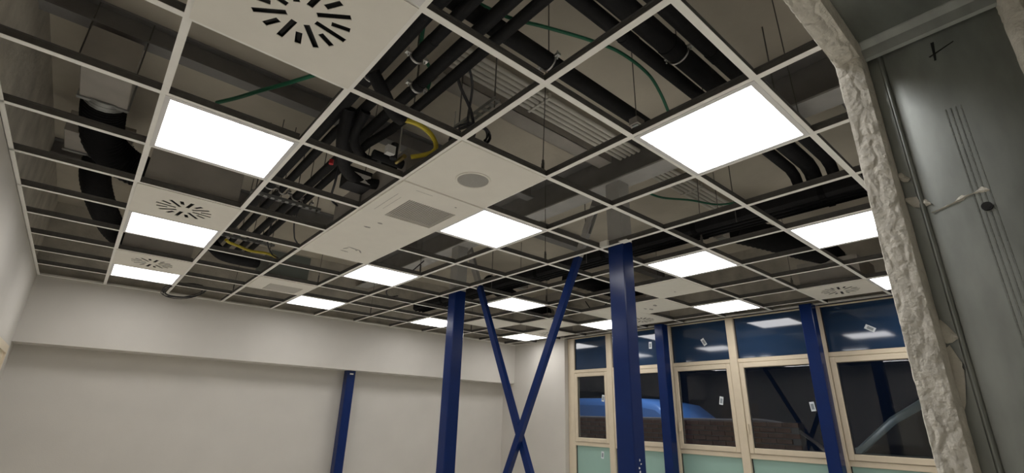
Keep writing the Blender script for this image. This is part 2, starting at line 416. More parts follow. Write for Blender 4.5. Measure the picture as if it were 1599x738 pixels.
def angle(name, mb): mb.build(name, 'tee', grid)
angle('wall_angle', MB().box(XL, XL+.024, YF, YB, G, G+.004).box(XL, XL+.003, YF, YB, G, G+.024))
angle('wall_angle', MB().box(XR-.024, XR, YF, YB, G, G+.004).box(XR-.003, XR, YF, YB, G, G+.024))
angle('wall_angle', MB().box(XL, XR, YB-.018, YB, G+.002, G+.006).box(XL, XR, YB-.003, YB, G, G+.024))
angle('wall_angle', MB().box(XL, XR, YF, YF+.024, G, G+.004))
# window head closer between ceiling edge and glass
struct('trim_20', MB().box(XR, WX+.08, YF, 4.1, G+.002, G+.03), 'gasket')
rodm = shared(MB().tube([(0,0,.03),(0,0,.865)], .0028, 6), 'hanger', 'web')
clipm = shared(MB().box(-.003, .003, -.011, .011, .035, .11).box(-.006, .006, -.005, .005, .09, .13), 'hanger_clip', 'web')
for i in range(1, 12):
    for j in (-2, 0, 2, 4, 6, 8):
        if (i + j // 2) % 3 != 1: continue
        o = inst('hanger', rodm, grid, (i*CELL, j*CELL+.035, 0)); o.rotation_euler = (random.uniform(-.03,.03), random.uniform(-.03,.03), 0)
        inst('hanger_clip', clipm, o)
# cut pieces of tee at the large column
MB().box(3.55, 3.62, .30, .375, G-.004, G-.001).box(3.575, 3.60, .50, .58, G+.006, G+.05).build('bent_tab', 'tee', grid)

# ------------------------------------------------------------------ LED panels
def cc(i, j): return ((i+.5)*CELL, (j+.5)*CELL, G)
HP = CELL/2 - .006
proto_led = thing('led_panel', 'x', 'light', (0,0,0), 'square LED ceiling panels')
fm = MB(); a = HP; b_ = HP-.022
for (x0,x1,y0,y1) in ((-a,a,-a,-b_),(-a,a,b_,a),(-a,-b_,-b_,b_),(b_,a,-b_,b_)): fm.box(x0,x1,y0,y1,-.004,.012)
inst('frame', shared(fm, 'led_frame', 'ledframe'), proto_led)
inst('diffuser', shared(MB().box(-b_, b_, -b_, b_, 0, .008), 'led_diffuser', 'led'), proto_led)
inst('back_pan', shared(MB().box(-a+.02, a-.02, -a+.02, a-.02, .012, .04), 'led_back', 'ductgalv'), proto_led)
LED = {
 (1,-2): 'lit LED panel cut off at the top edge, right of the nearest slotted diffuser',
 (1,1): 'large lit LED panel in the left row, nearest to the viewer there',
 (1,4): 'lit LED panel in the left row between two slotted diffusers',
 (1,7): 'lit LED panel at the far end of the left row by the back wall',
 (4,-2): 'largest lit LED panel, upper right, beside the doorway jamb',
 (4,1): 'lit LED panel touching the ceiling cassette with the return grille',
 (4,4): 'lit LED panel beyond the smudged blank tile next to the cassette',
 (4,7): 'lit LED panel next to the small grilled tile near the back wall',
 (7,-2): 'lit LED panel partly hidden behind the rough plaster door edge',
 (7,0): 'lit LED panel just right of the large blue column',
 (7,4): 'lit LED panel behind the tops of the crossed blue braces',
 (7,7): 'lit LED panel partly hidden by the blue column near the back wall',
 (10,-2): 'small sliver of lit LED panel beside the far diffuser at the door edge',
 (10,1): 'lit LED panel at the window edge right of the large blue column',
 (10,4): 'lit LED panel at the window edge cut by the large blue column',
 (10,7): 'farthest lit LED panel in the corner between back wall and windows'}
first = True
for (i, j), lab in LED.items():
    o = proto_led if first else copy_tree(proto_led); first = False
    o.location = cc(i, j); o['label'] = lab
    cc_ = cc(i, j)

# ------------------------------------------------------------------ slotted swirl diffusers
def plate_with_slots():
    cu = bpy.data.curves.new('plate', 'CURVE'); cu.dimensions = '2D'; cu.fill_mode = 'BOTH'; cu.extrude = .0015
    def poly(P):
        sp = cu.splines.new('POLY'); sp.points.add(len(P)-1)
        for q, p in zip(sp.points, P): q.co = (p[0], p[1], 0, 1)
        sp.use_cyclic_u = True
    h = CELL/2 - .004; poly([(-h,-h),(h,-h),(h,h),(-h,h)])
    slots = []
    for k in range(16):
        a = 2*math.pi*(k+.4)/16; r0, r1 = ((.052, .170) if k % 2 == 0 else (.100, .165))
        w = .0115
        ca, sa = math.cos(a), math.sin(a)
        poly([(ca*r0-sa*w, sa*r0+ca*w), (ca*r1-sa*w, sa*r1+ca*w), (ca*r1+sa*w, sa*r1-ca*w), (ca*r0+sa*w, sa*r0-ca*w)])
        slots.append((a, r0, r1, w))
    ob = bpy.data.objects.new('plate', cu); COL.objects.link(ob)
    me = bpy.data.meshes.new_from_object(ob.evaluated_get(bpy.context.evaluated_depsgraph_get()))
    bpy.data.objects.remove(ob, do_unlink=True)
    me.materials.clear(); me.materials.append(MT['tile']); me.name = 'faceplate'
    return me, slots
pm, slots = plate_with_slots()
proto_dif = thing('swirl_diffuser', 'x', 'air diffuser', (0,0,0), 'slotted swirl diffusers')
inst('faceplate', pm, proto_dif, (0,0,0))
vl = shared(MB().box(-.059, .059, -.007, .007, -.001, .001), 'vane', 'dark'); vs = shared(MB().box(-.0325, .0325, -.007, .007, -.001, .001), 'vane', 'dark')
for (a, r0, r1, w) in slots:
    o = inst('vane', vl if r1-r0 > .1 else vs, proto_dif, (math.cos(a)*(r0+r1)/2, math.sin(a)*(r0+r1)/2, .012)); o.rotation_euler = (.5, 0, a)
inst('inner_pan', shared(MB().box(-.22, .22, -.22, .22, .024, .028), 'inner_pan', 'dark'), proto_dif)
inst('plenum_box', shared(MB().box(-.27, .27, -.27, .27, .03, .27), 'plenum_box', 'ductgalv'), proto_dif)
DIF = {(1,-1): 'nearest slotted swirl diffuser at the top of the picture',
       (1,3): 'slotted swirl diffuser in the left row, middle one',
       (1,6): 'slotted swirl diffuser in the left row, farthest one by the back wall',
       (10,-1): 'slotted swirl diffuser at the window edge near the doorway jamb',
       (10,3): 'slotted swirl diffuser at the window edge partly behind the large blue column',
       (10,6): 'small far slotted swirl diffuser at the window edge behind the braces'}
first = True
for (i, j), lab in DIF.items():
    o = proto_dif if first else copy_tree(proto_dif); first = False
    c = cc(i, j); o.location = (c[0], c[1], G-.004); o['label'] = lab

# ------------------------------------------------------------------ blank tiles, speaker, cassette
tile_me = shared(MB().bbox(-CELL/2+.002, CELL/2-.002, -CELL/2+.002, CELL/2-.002, -.007, .010, .003, 'x'), 'tile', 'tile')
def tile(i, j, lab, marks=()):
    t = thing('ceiling_tile', lab, 'ceiling tile', cc(i, j), 'white ceiling tiles')
    inst('board', tile_me, t)
    for (mx, my, rx, ry, rot) in marks:
        P = []
        for q in range(14):
            a = 2*math.pi*q/14; k = random.uniform(.75, 1.1); x, y = 1.3*rx*k*math.cos(a), 1.3*ry*k*math.sin(a)
            P.append((mx+x*math.cos(rot)-y*math.sin(rot), my+x*math.sin(rot)+y*math.cos(rot)))
        o = MB().prism(P, 'z', -.0078, -.0065).mesh('mark'); o.materials.append(MT['tilemark']); inst('smudge', o, t)
    return t
tile(3, 0, 'white ceiling tile holding the round ceiling speaker')
tile(3, 3, 'white ceiling tile with dark scribbled smudges beyond the cassette', [(.03,-.06,.05,.007,.25), (.06,-.03,.008,.008,0), (.10,-.02,.030,.006,1.0), (-.01,.06,.032,.006,.1), (-.03,-.02,.006,.026,.4)])
tile(8, 1, 'plain white ceiling tile right of the large blue column', [(.12, .02, .012, .006, 0)])
tile(9, 2, 'white ceiling tile with two faint smudges, beside the window edge diffuser', [(-.06,-.05,.035,.02,.3), (.09,.10,.03,.02,.2), (.02,.14,.025,.012,0)])
tile(9, 3, 'white ceiling tile left of the large blue column, under drooping cables')
tile(9, 5, 'white ceiling tile between the crossed braces near the windows', [(.05,-.05,.03,.02,0)])
tile(8, 6, 'white ceiling tile behind the left brace near the back wall', [(-.05,0,.03,.02,0)])
sp = thing('ceiling_speaker', 'round grey ceiling speaker set into the tile beside the cassette', 'speaker', (3.5*CELL, .52*CELL, G))
def disc(r, z0, z1, seg=32): return MB().tube([(0,0,z0),(0,0,z1)], r, seg)
rg = []
for rr, zz in ((.105,-.0075),(.103,-.013),(.094,-.014),(.092,-.010)):
    rg.append([(rr*math.cos(2*math.pi*k/36), rr*math.sin(2*math.pi*k/36), zz) for k in range(37)])
inst('rim', shared(MB().grid(rg), 'rim', 'tile'), sp)
dome = [[(r*math.cos(2*math.pi*k/36), r*math.sin(2*math.pi*k/36), z) for k in range(37)] for r, z in ((.093,-.010),(.07,-.0125),(.04,-.014),(.001,-.0145))]
inst('mesh_grille', shared(MB().grid(dome), 'mesh_grille', 'speakergrille'), sp)

def slab_hole(x0, x1, y0, y1, hx0, hx1, hy0, hy1, z0, z1):
    mb = MB()
    mb.box(x0,x1,y0,hy0,z0,z1); mb.box(x0,x1,hy1,y1,z0,z1); mb.box(x0,hx0,hy0,hy1,z0,z1); mb.box(hx1,x1,hy0,hy1,z0,z1)
    return mb
def lattice(parent, name, x0, x1, y0, y1, z, pitch, w):
    mb = MB()
    n = int(round((x1-x0)/pitch))
    for k in range(n+1):
        x = x0+(x1-x0)*k/n; mb.box(x-w/2, x+w/2, y0, y1, z, z+.003)
    n = int(round((y1-y0)/pitch))
    for k in range(n+1):
        y = y0+(y1-y0)*k/n; mb.box(x0, x1, y-w/2, y+w/2, z+.001, z+.004)
    o = mb.build(name, 'grillewhite', parent); o['kind'] = 'stuff'; return o
x0, x1, y0, y1 = 3*CELL+.002, 4*CELL-.002, 1*CELL+.004, 3*CELL-.002
ac = thing('air_conditioning_cassette', 'white double ceiling cassette unit with a square lattice return grille', 'air conditioner', (3.5*CELL, 2*CELL, G))
hx0, hx1, hy0, hy1 = 3.27*CELL, 3.875*CELL, 1.36*CELL, 1.94*CELL
slab_hole(x0, x1, y0, y1, hx0, hx1, hy0, hy1, G-.012, G+.004).build('fascia', 'tile', ac)
lattice(ac, 'return_grille', hx0, hx1, hy0, hy1, G-.011, .0165, .0042)
MB().box(hx0-.01, hx1+.01, hy0-.01, hy1+.01, G+.02, G+.03).build('filter', 'dark', ac)
MB().box(x0+.02, x1-.02, y0+.03, y1-.03, G+.03, G+.24).build('unit_body', 'ductgalv', ac)
for (a0,a1,b0,b1) in ((x0+.06,x0+.0625,1.30*CELL,1.86*CELL),(x0+.10,x0+.102,1.36*CELL,1.78*CELL),(x0+.12,x0+.24,1.10*CELL,1.104*CELL)):
    MB().box(a0,a1,b0,b1,G-.0127,G-.0115).build('panel_line', 'tilemark', ac)
for (mx,my,r) in ((3.30,2.45,.028),(3.36,2.22,.022),(3.75,1.18,.01)):
    P = [(mx*CELL+r*random.uniform(.7,1.2)*math.cos(q*.6), my*CELL+r*.6*random.uniform(.7,1.2)*math.sin(q*.6)) for q in range(10)]
    MB().prism(P, 'z', G-.0127, G-.0115).build('smudge', 'tilemark', ac)
for k, px_ in enumerate((3.15, 3.85)): MB().tube([(px_*CELL, 1.5*CELL, G+.2), (px_*CELL, 1.5*CELL, SL-.002)], .005, 6).build('threaded_rod', 'zinc', ac)
a2 = thing('air_grille', 'small white tile with a square return grille near the back wall', 'air grille', cc(3, 6))
x0, x1, y0, y1 = 3*CELL+.002, 4*CELL-.002, 6*CELL+.002, 7*CELL-.002
hx0, hx1, hy0, hy1 = 3.27*CELL, 3.86*CELL, 6.38*CELL, 6.92*CELL
slab_hole(x0, x1, y0, y1, hx0, hx1, hy0, hy1, G-.010, G+.004).build('fascia', 'tile', a2)
lattice(a2, 'return_grille', hx0, hx1, hy0, hy1, G-.009, .0165, .0055)
MB().box(hx0-.01, hx1+.01, hy0-.01, hy1+.01, G+.014, G+.02).build('filter', 'dark', a2)
MB().box(x0+.06, x1-.12, y0+.02, y1-.02, G+.03, G+.30).build('unit_body', 'acbody', a2)

# ------------------------------------------------------------------ pipes in the ceiling void
def clamp(parent, p, axis, r):
    """split ring with two ears and a threaded rod to the slab"""
    ring = []
    for k in range(15):
        a = -math.pi*.05 + math.pi*1.1*k/14 + math.pi
        c, s_ = math.cos(a)*(r+.004), math.sin(a)*(r+.004)
        ring.append((p[0], p[1]+c, p[2]+s_) if axis == 'x' else (p[0]+c, p[1], p[2]+s_))
    mb = MB().tube(ring, .006, 6)
    for q in (-1, 1):
        d = q*(r+.016)
        if axis == 'x': mb.box(p[0]-.011, p[0]+.011, p[1]+d-.014, p[1]+d+.014, p[2]-.004, p[2]+.010); mb.tube([(p[0], p[1]+d, p[2]-.02), (p[0], p[1]+d, p[2]+.03)], .004, 6)
        else: mb.box(p[0]+d-.014, p[0]+d+.014, p[1]-.011, p[1]+.011, p[2]-.004, p[2]+.010); mb.tube([(p[0]+d, p[1], p[2]-.02), (p[0]+d, p[1], p[2]+.03)], .004, 6)
    o = mb.build('pipe_clamp', 'zinc', parent)
    MB().tube([(p[0], p[1], p[2]+r), (p[0], p[1], SL-.002)], .0035, 6).build('threaded_rod', 'web', o)
def pipe(label, pts, r, clamps=(), mt='insul', name='insulated_pipe', grp='black insulated pipes', collars=()):
    t = thing(name, label, 'pipe', pts[0], grp)
    P = []
    for k in range(len(pts)-1):
        a, b = Vector(pts[k]), Vector(pts[k+1]); n = max(2, int((b-a).length/.25)); P += [a.lerp(b, i/n) for i in range(n)]
    P.append(Vector(pts[-1])); MB().tube(P, r, 14).build('insulation', mt, t)
    for (a, b) in collars: MB().tube([a, b], r*1.07, 14).build('insulation_joint', mt, t)
    for p, ax in clamps: clamp(t, p, ax, r)
    return t
zp = G+.30
px4 = [(1.365, .038), (1.475, .029), (1.592, .031), (1.688, .028)]
plab = ['thick black insulated pipe running beside the nearest diffuser towards the back wall',
        'second black insulated pipe of the four beside the diffuser row',
        'third black insulated pipe of the four beside the diffuser row',
        'fourth black insulated pipe of the four, nearest the cassette']
for k, (x, r) in enumerate(px4):
    cl = [((x, y, zp), 'y') for y in (.22 if k == 0 else -.25+.2*k, 1.93+.05*k, 3.20+.05*k)]
    pipe(plab[k], [(x, -1.55, zp), (x, .62, zp), (x, .95, zp+(.05 if k % 2 else 0)), (x, 4.05, zp)], r, cl, collars=[((x, -.5+.3*k, zp), (x, -.42+.3*k, zp))])
pipe('black insulated pipe hung in a bright ring clamp left of the largest LED panel', [(1.15, -.37, G+.40), (3.0, -.37, G+.40)], .045, [((2.05, -.37, G+.40), 'x')], collars=[((1.62,-.37,G+.40),(1.70,-.37,G+.40))])
bl_ = ['first of three black pipes crossing above the largest LED panel, nearest the clamp', 'middle and thickest of three black pipes crossing above the largest LED panel', 'last of three black pipes crossing above the largest LED panel, nearest the doorway']
for k, (y, r) in enumerate(((-.725, .036), (-.835, .052), (-.955, .038))):
    pipe(bl_[k], [(1.0, y, G+.42), (4.14, y, G+.42), (4.22, y, G+.39), (4.25, y, G+.34), (4.25, y, G+.262)], r, [((2.55-.05*k, y, G+.42), 'x')] if k == 1 else [], collars=[((2.2+.2*k, y, G+.42), (2.28+.2*k, y, G+.42))])
# branch pipes looping down to the cassette
pipe('black insulated branch pipe dipping towards the cassette valves', bez([(1.40,.55,G+.28),(1.44,.70,G+.17),(1.55,.92,G+.12),(1.70,1.05,G+.12),(1.86,1.02,G+.13)], 6), .036, grp='branch pipes')
pipe('black insulated branch pipe bending beside the yellow hose', bez([(1.33,.10,G+.22),(1.40,.13,G+.17),(1.50,.20,G+.13),(1.57,.22,G+.12)], 6), .034, grp='branch pipes')
pipe('short black insulated pipe stub joining the valve group', bez([(1.475,.50,G+.27),(1.49,.66,G+.18),(1.60,.74,G+.12),(1.74,.72,G+.11)], 6), .028, grp='branch pipes')
pipe('black insulated branch pipe crossing under the far pipes by the grilled tile', bez([(1.28,3.55,G+.22),(1.40,3.52,G+.12),(1.58,3.55,G+.11),(1.74,3.62,G+.13)], 6), .06, grp='branch pipes')
# cross struts carrying the pipes
def strut(label, x0, x1, y, z, along='x'):
    t = thing('strut_channel', label, 'channel', ((x0+x1)/2, y, z))
    mb = MB()
    if along == 'x':
        mb.box(x0,x1,y-.02,y-.017,z,z+.02).box(x0,x1,y+.017,y+.02,z,z+.02)
        n = int((x1-x0)/.05)
        for k in range(n+1):
            xx = x0+(x1-x0)*k/max(1,n); mb.box(max(x0,xx-.014), min(x1,xx+.014), y-.02, y+.02, z-.002, z)
    else:
        mb.box(y-.02,y-.017,x0,x1,z,z+.02).box(y+.017,y+.02,x0,x1,z,z+.02)
        n = int((x1-x0)/.05)
        for k in range(n+1):
            xx = x0+(x1-x0)*k/max(1,n); mb.box(y-.02, y+.02, max(x0,xx-.014), min(x1,xx+.014), z-.002, z)
    if along != 'x': t.location = (y, (x0+x1)/2, z)
    mb.build('rail', 'galv', t)
    for q in (x0+.03, x1-.03):
        P = (q, y) if along == 'x' else (y, q)
        MB().tube([(P[0],P[1],z-.03),(P[0],P[1],SL-.002)], .004, 6).build('threaded_rod', 'web', t)
    return t
strut('perforated steel strut under the four pipes beside the large left LED panel', 1.27, 1.80, 2.05, zp-.06)
strut('perforated steel strut under the four pipes nearer the back wall', 1.27, 1.80, 3.30, zp-.06)
strut('perforated steel strut under the three pipes right of the largest LED panel', -1.06, -.60, 3.15, G+.335, 'y')
strut('small perforated strut above the coiled black cables', -.05, .35, 1.98, G+.30, 'y')

# large black duct running along the column line
dk = thing('insulated_duct', 'wide black insulated duct running behind the large blue column', 'duct', (4.26, 1.5, G+.14))
MB().bbox(4.15, 4.375, -1.5, 4.6, G+.15, G+.25, .02, 'y').build('casing', 'insul', dk)
for k in range(6): MB().bbox(4.145, 4.380, -.9+k*.95, -.86+k*.95, G+.145, G+.255, .02, 'y').build('joint_band', 'flex', dk)
for k in range(3): MB().tube([(4.13, -.3+k*1.5, G+.13), (4.13, -.3+k*1.5, SL-.002)], .004, 6).build('threaded_rod', 'web', dk)
for k in range(3): MB().tube([(4.20+.06*k, -1.5, G+.148), (4.20+.06*k, 4.6, G+.148)], .012, 8).build('ridge', 'flex', dk)
# grey conduits under the slab
for k in range(5):
    y = .19+.045*k
    t = thing('conduit', ['grey conduit of the bundle of five, nearest the diffuser row', 'second grey conduit in the bundle of five under the slab', 'middle grey conduit in the bundle of five under the slab', 'fourth grey conduit in the bundle of five under the slab', 'grey conduit of the bundle of five, farthest from the doorway'][k], 'conduit', (2.0, y, G+.75), 'grey conduits under the slab')
    MB().tube([(1.9, y, G+.76), (3.2, y, G+.76), (3.64, y, G+.76)], .0165, 10).build('tube', 'conduit', t)
    MB().tube([(3.74, y, G+.76), (5.4+.04*k, y, G+.76)], .0165, 10).build('tube', 'conduit', t)
    for xx in (2.6, 4.6): MB().box(xx-.01, xx+.01, y-.021, y+.021, G+.74, G+.785).build('saddle', 'conduit', t)
td = thing('cable_tray', 'dark cable tray edge running alongside the grey conduit bundle', 'cable tray', (2.8, .47, G+.7))
MB().box(1.9, 3.58, .42, .425, G+.72, G+.79).box(1.9, 3.58, .42, .56, G+.72, G+.724).box(1.9, 3.58, .555, .56, G+.72, G+.79).build('tray', 'ductgalv', td)

# flexible ducts and boxes
def flex(label, pts, r, box=None, group='black flexible ducts'):
    t = thing('flexible_duct', label, 'duct', pts[0], group)
    P = bez(pts, 14); MB().tube(P, r, 18, ribs=.025).build('hose', 'flex', t)
    a, b = P[0], P[0]+(P[1]-P[0]).normalized()*.05
    MB().tube([a-(b-a)*.4, b], r*1.02, 18).build('spigot', 'galv', t)
db = thing('duct_box', 'grey sheet metal duct box above the cells by the left wall', 'duct', (.32, 1.63, G+.45))
MB().bbox(.20, .44, 1.36, 1.86, G+.47, G+.67, .004, 'y').build('casing', 'ductgalv', db)
MB().box(.19, .45, 1.835, 1.865, G+.46, G+.68).build('flange', 'galv', db)
MB().tube([(.19,1.40,G+.44),(.19,1.40,SL-.002)], .004, 6).build('threaded_rod', 'web', db); MB().tube([(.45,1.40,G+.44),(.45,1.40,SL-.002)], .004, 6).build('threaded_rod', 'web', db)
flex('thick black flexible duct curving from the grey box towards the left LED row', [(.32,1.88,G+.56),(.32,2.05,G+.50),(.36,2.28,G+.40),(.50,2.42,G+.34),(.66,2.30+.10,G+.30),(.80,2.28,G+.26)], .12)
db2 = thing('duct_box', 'lower grey duct piece by the left wall under the second black flexible duct', 'duct', (.32, 2.8, G+.4))
MB().bbox(.12, .50, 2.50, 2.86, G+.50, G+.66, .004, 'y').build('casing', 'ductgalv', db2)
MB().box(.11, .51, 2.84, 2.87, G+.49, G+.67).build('flange', 'galv', db2)
flex('black flexible duct by the left wall running on towards the far diffuser', [(.33,2.88,G+.57),(.33,3.02,G+.42),(.40,3.35,G+.32),(.52,3.85,G+.26),(.66,4.15,G+.22)], .10)
flex('black flexible duct bulging above the window edge diffuser near the jamb', [(6.30,-.30,G+.31),(6.05,-.28,G+.36),(5.75,-.20,G+.36),(5.50,0.0,G+.44),(5.2,.2,G+.5)], .13)
flex('black flexible duct hanging above the tiles behind the large blue column', [(6.30,2.10,G+.31),(6.02,2.15,G+.34),(5.6,2.3,G+.40),(5.2,2.5,G+.48)], .11)
flex('black flexible duct hanging above the farthest window edge diffuser', [(6.30,3.90,G+.31),(6.02,3.9,G+.34),(5.5,3.8,G+.40),(4.7,3.5,G+.48)], .11)

# valve group beside the cassette
vg = thing('valve_group', 'cluster of dark valves and fittings on the side of the cassette', 'valves', (1.74, .62, G+.1))
MB().tube([(1.60,.62,G+.10),(1.79,.62,G+.10)], .028, 12).build('valve_body', 'insul', vg)
MB().tube([(1.60,.72,G+.11),(1.79,.70,G+.11)], .024, 12).build('valve_body', 'insul', vg)
MB().tube([(1.70,.56,G+.08),(1.70,.56,G+.18)], .022, 10).build('actuator', 'gasket', vg)
MB().box(1.64,1.69,.52,.56,G+.09,G+.14).build('actuator', 'whiteplastic', vg)
MB().tube([(1.74,.50,G+.09),(1.74,.60,G+.09)], .014, 8).build('fitting', 'brass', vg)
MB().tube([(1.66,.66,G+.06),(1.66,.66,G+.085)], .012, 8).build('cap', 'zinc', vg)
rv = tag(MB().tube([(1.50,1.02,G+.155),(1.50,1.02,G+.185)], .014, 10).build('red_cap', 'red'), 'small red plastic cap on the pipes beside the cassette', 'cap')
jb = thing('junction_box', 'white and grey control box on the side of the cassette', 'box', (1.70, 1.10, G+.1))
MB().bbox(1.62,1.78,1.02,1.16,G+.08,G+.19,.004).build('casing', 'gasket', jb)
MB().box(1.63,1.77,1.018,1.02,G+.10,G+.16).build('label_plate', 'whiteplastic', jb)
def jbox(lab, x, y, z, s=.06):
    t = thing('junction_box', lab, 'box', (x,y,z))
    MB().bbox(x-s,x+s,y-s*.8,y+s*.8,z,z+s*1.1,.004).build('casing', 'ductgalv', t)
    MB().box(x-s*.7,x+s*.7,y-s*.5,y+s*.5,z-.006,z).build('lid', 'galv', t)
    MB().tube([(x,y,z+s),(x,y,SL)], .003, 6).build('hanger_rod', 'web', t)
jbox('grey junction box above the LED panel right of the large blue column', 4.62, .06, G+.22)
jbox('grey junction box above the cell between large column and plain tile', 4.62, 1.05, G+.22, .08)
jbox('small grey driver box above the cell behind the blue column and left brace', 4.64, 2.75, G+.25, .08)
jbox('small grey junction box behind the corner of the largest LED panel', 2.60, -.50, G+.20, .035)

# ------------------------------------------------------------------ cables
def cable(name, lab, pts, r, mt, n=8, cat='cable', loops=None):
    P = bez(pts, n)
    o = MB().tube(P, r, 8).build(name, mt); tag(o, lab, cat); return o
cable('green_cable', 'green cable hanging across the cells left of the nearest diffuser', [(.84,1.15,G+.36),(.91,1.0,G+.345),(1.0,.82,G+.345),(1.09,.66,G+.35),(1.2,.50,G+.38)], .011, 'green')
cable('green_cable', 'long green cable sagging in a curve towards the largest LED panel', [(1.6,-.30,G+.55),(1.78,-.37,G+.51),(1.94,-.45,G+.50),(2.17,-.54,G+.5),(2.36,-.59,G+.5),(2.6,-.59,G+.5),(2.8,-.54,G+.5),(2.98,-.48,G+.48)], .009, 'green')
cable('green_cable', 'thin green cable end at the grey conduit bundle by the black duct', [(3.95,.36,G+.55),(4.25,.38,G+.60),(4.6,.30,G+.66),(4.95,.22,G+.70),(5.1,.05,G+.72)], .010, 'green')
cable('green_cable', 'dark green cables between the four pipes near the nearest diffuser', [(1.42,-.2,G+.42),(1.52,0,G+.40),(1.66,.14,G+.42),(1.75,.35,G+.40)], .010, 'green')
cable('yellow_hose', 'yellow corrugated hose curving over the valves beside the cassette', [(1.545,.225,G+.12),(1.64,.20,G+.12),(1.74,.23,G+.12),(1.83,.31,G+.12),(1.86,.39,G+.12),(1.83,.46,G+.115),(1.78,.50,G+.10)], .0135, 'yellow', cat='hose')
cable('yellow_hose', 'yellow hose lying across the pipes by the far left diffuser', [(1.32,2.95,G+.10),(1.36,3.01,G+.10),(1.43,3.05,G+.10),(1.56,3.13,G+.10),(1.69,3.10,G+.10),(1.79,3.15,G+.10),(1.82,3.24,G+.09)], .013, 'yellow', cat='hose')
def coil(lab, c, r, n, rc, mt, tilt=0.3):
    P = []
    for k in range(n*24+1):
        a = 2*math.pi*k/24; rr = r*(1+.10*math.sin(k*.37)); P.append((c[0]+rr*math.cos(a), c[1]+rr*.9*math.sin(a), c[2]+tilt*rr*math.cos(a+1)+.01*math.sin(k*.21)))
    o = MB().tube(P, rc, 6).build('cable_coil', mt); return tag(o, lab, 'cable')
coil('coil of black cable lying on the grid beside the speaker tile', (1.90,.08,G+.09), .105, 4, .0055, 'blackcable', .25)
cable('black_cable', 'black cable bundle dropping from the pipes to the coiled cable', [(1.70,-.05,G+.36),(1.78,.03,G+.34),(1.90,.09,G+.27),(1.99,.17,G+.20),(1.93,.12,G+.10)], .009, 'blackcable')
cable('black_cable', 'black cable hanging beside the bundle above the coiled cable', [(1.74,-.10,G+.38),(1.84,.0,G+.34),(1.92,.14,G+.24),(1.97,.18,G+.12)], .007, 'blackcable')
coil('coil of grey wire hanging out of the grid by the back wall', (1.33,5.02,G-.005), .20, 5, .0045, 'blackcable', .30)
cable('black_cable', 'black cable drooping beside the control box of the cassette', [(1.60,1.15,G+.34),(1.62,1.25,G+.16),(1.66,1.40,G+.10),(1.76,1.55,G+.12)], .008, 'blackcable')
cable('black_cable', 'black cable hanging near the smudged tile beyond the cassette', [(1.70,2.1,G+.40),(1.66,2.2,G+.2),(1.72,2.35,G+.08),(1.78,2.45,G+.06)], .006, 'blackcable')
cable('black_cable', 'thin black cable arc by the yellow hose at the far diffuser', [(1.62,2.75,G+.40),(1.63,2.85,G+.16),(1.72,3.0,G+.08),(1.80,3.05,G+.06)], .007, 'blackcable')
cable('black_cable', 'thin black cable drooping over the tile left of the large column', [(5.35,1.7,G+.25),(5.42,2.0,G+.06),(5.47,2.2,G+.02),(5.55,2.35,G+.05),(5.6,2.5,G+.2)], .006, 'blackcable')
cable('black_cable', 'dark cable loop in the open cell between back column and LED panel', [(3.55,3.35,G+.5),(3.30,3.45,G+.2),(3.20,3.55,G+.1),(3.30,3.70,G+.06),(3.45,3.75,G+.1)], .007, 'blackcable')
cable('green_cable', 'faint green cable loop behind the LED panel at the door edge', [(5.0,-1.3,G+.3),(5.2,-1.05,G+.22),(5.45,-1.0,G+.2),(5.7,-1.15,G+.24),(5.9,-1.4,G+.3)], .008, 'green')

# ------------------------------------------------------------------ doorway: rough plaster edge, galvanised jamb
def rough_strip(name, n, fn, m, amp, closed=False):
    rows = []
    for i in range(n):
        s_ = i/(n-1); row = []
        for k in range(m):
            t = k/(m-1); p, nrm = fn(s_, t)
            q = Vector(p)*1.0
            st = Vector((q.x*34, q.y*34, q.z*13)) if name == 'jamb_plaster' else Vector((q.x*13, q.y*34, q.z*34))
            F = noise.voronoi(st + Vector((noise.noise(q*25), noise.noise(q*25+Vector((7,7,7))), 0))*.5)[0]
            d = .75*min(1, (F[1]-F[0])*3.5) + noise.noise(q*16)*.7 + noise.noise(q*70)*.35 + noise.noise(q*170)*.22 - .5
            e = amp*(1 if 0 < k < m-1 else .35)*(.6 if .22 < t < .38 else 1.0)
            row.append(Vector(p) + Vector(nrm)*d*e)
        rows.append(row)
    return MB().grid(rows)
prof = [(XJ+.03, YF+.004), (XJ+.0, YF+.004), (XJ-.030, YF+.004), (XJ-.039, YF+.002), (XJ-.039, YF-.006), (XJ-.037, YF-.014), (XJ-.036, YF-.022), (XJ-.034, YF-.031), (XJ-.031, YF-.039), (XJ-.010, YF-.043), (XJ+.006, YF-.043)]
def sample(P, t):
    f = t*(len(P)-1); i = min(int(f), len(P)-2); u = f-i
    return (P[i][0]+(P[i+1][0]-P[i][0])*u, P[i][1]+(P[i+1][1]-P[i][1])*u)
ctr = (XJ+.01, YF-.018)
def jamb_fn(s_, t):
    a = sample(prof, t); z = (HZ+.03)*s_
    d = Vector((-1, .25 if t < .3 else -.15, 0)); d.normalize()
    return (a[0], a[1], z), d
pe = thing('plaster_edge', 'rough white plaster edge around the doorway opening', 'plaster edge', (XJ, YF, 0))
rough_strip('jamb_plaster', 900, jamb_fn, 60, .0042).build('jamb_plaster', 'plaster', pe)
def head_fn(s_, t):
    a = sample(prof, t); off = XJ-a[0]; x = .05+(XJ-.02-.05)*s_
    d = Vector((0, .25 if t < .3 else -.15, -1)); d.normalize()
    return (x, a[1], HZ-off), d
rough_strip('head_plaster', 600, head_fn, 60, .0040).build('head_plaster', 'plaster', pe)
prof2 = [(XJ+.01, YC+.020), (XJ-.012, YC+.016), (XJ-.02, YC+.006), (XJ-.02, YC-.01), (XJ+.01, YC-.02)]
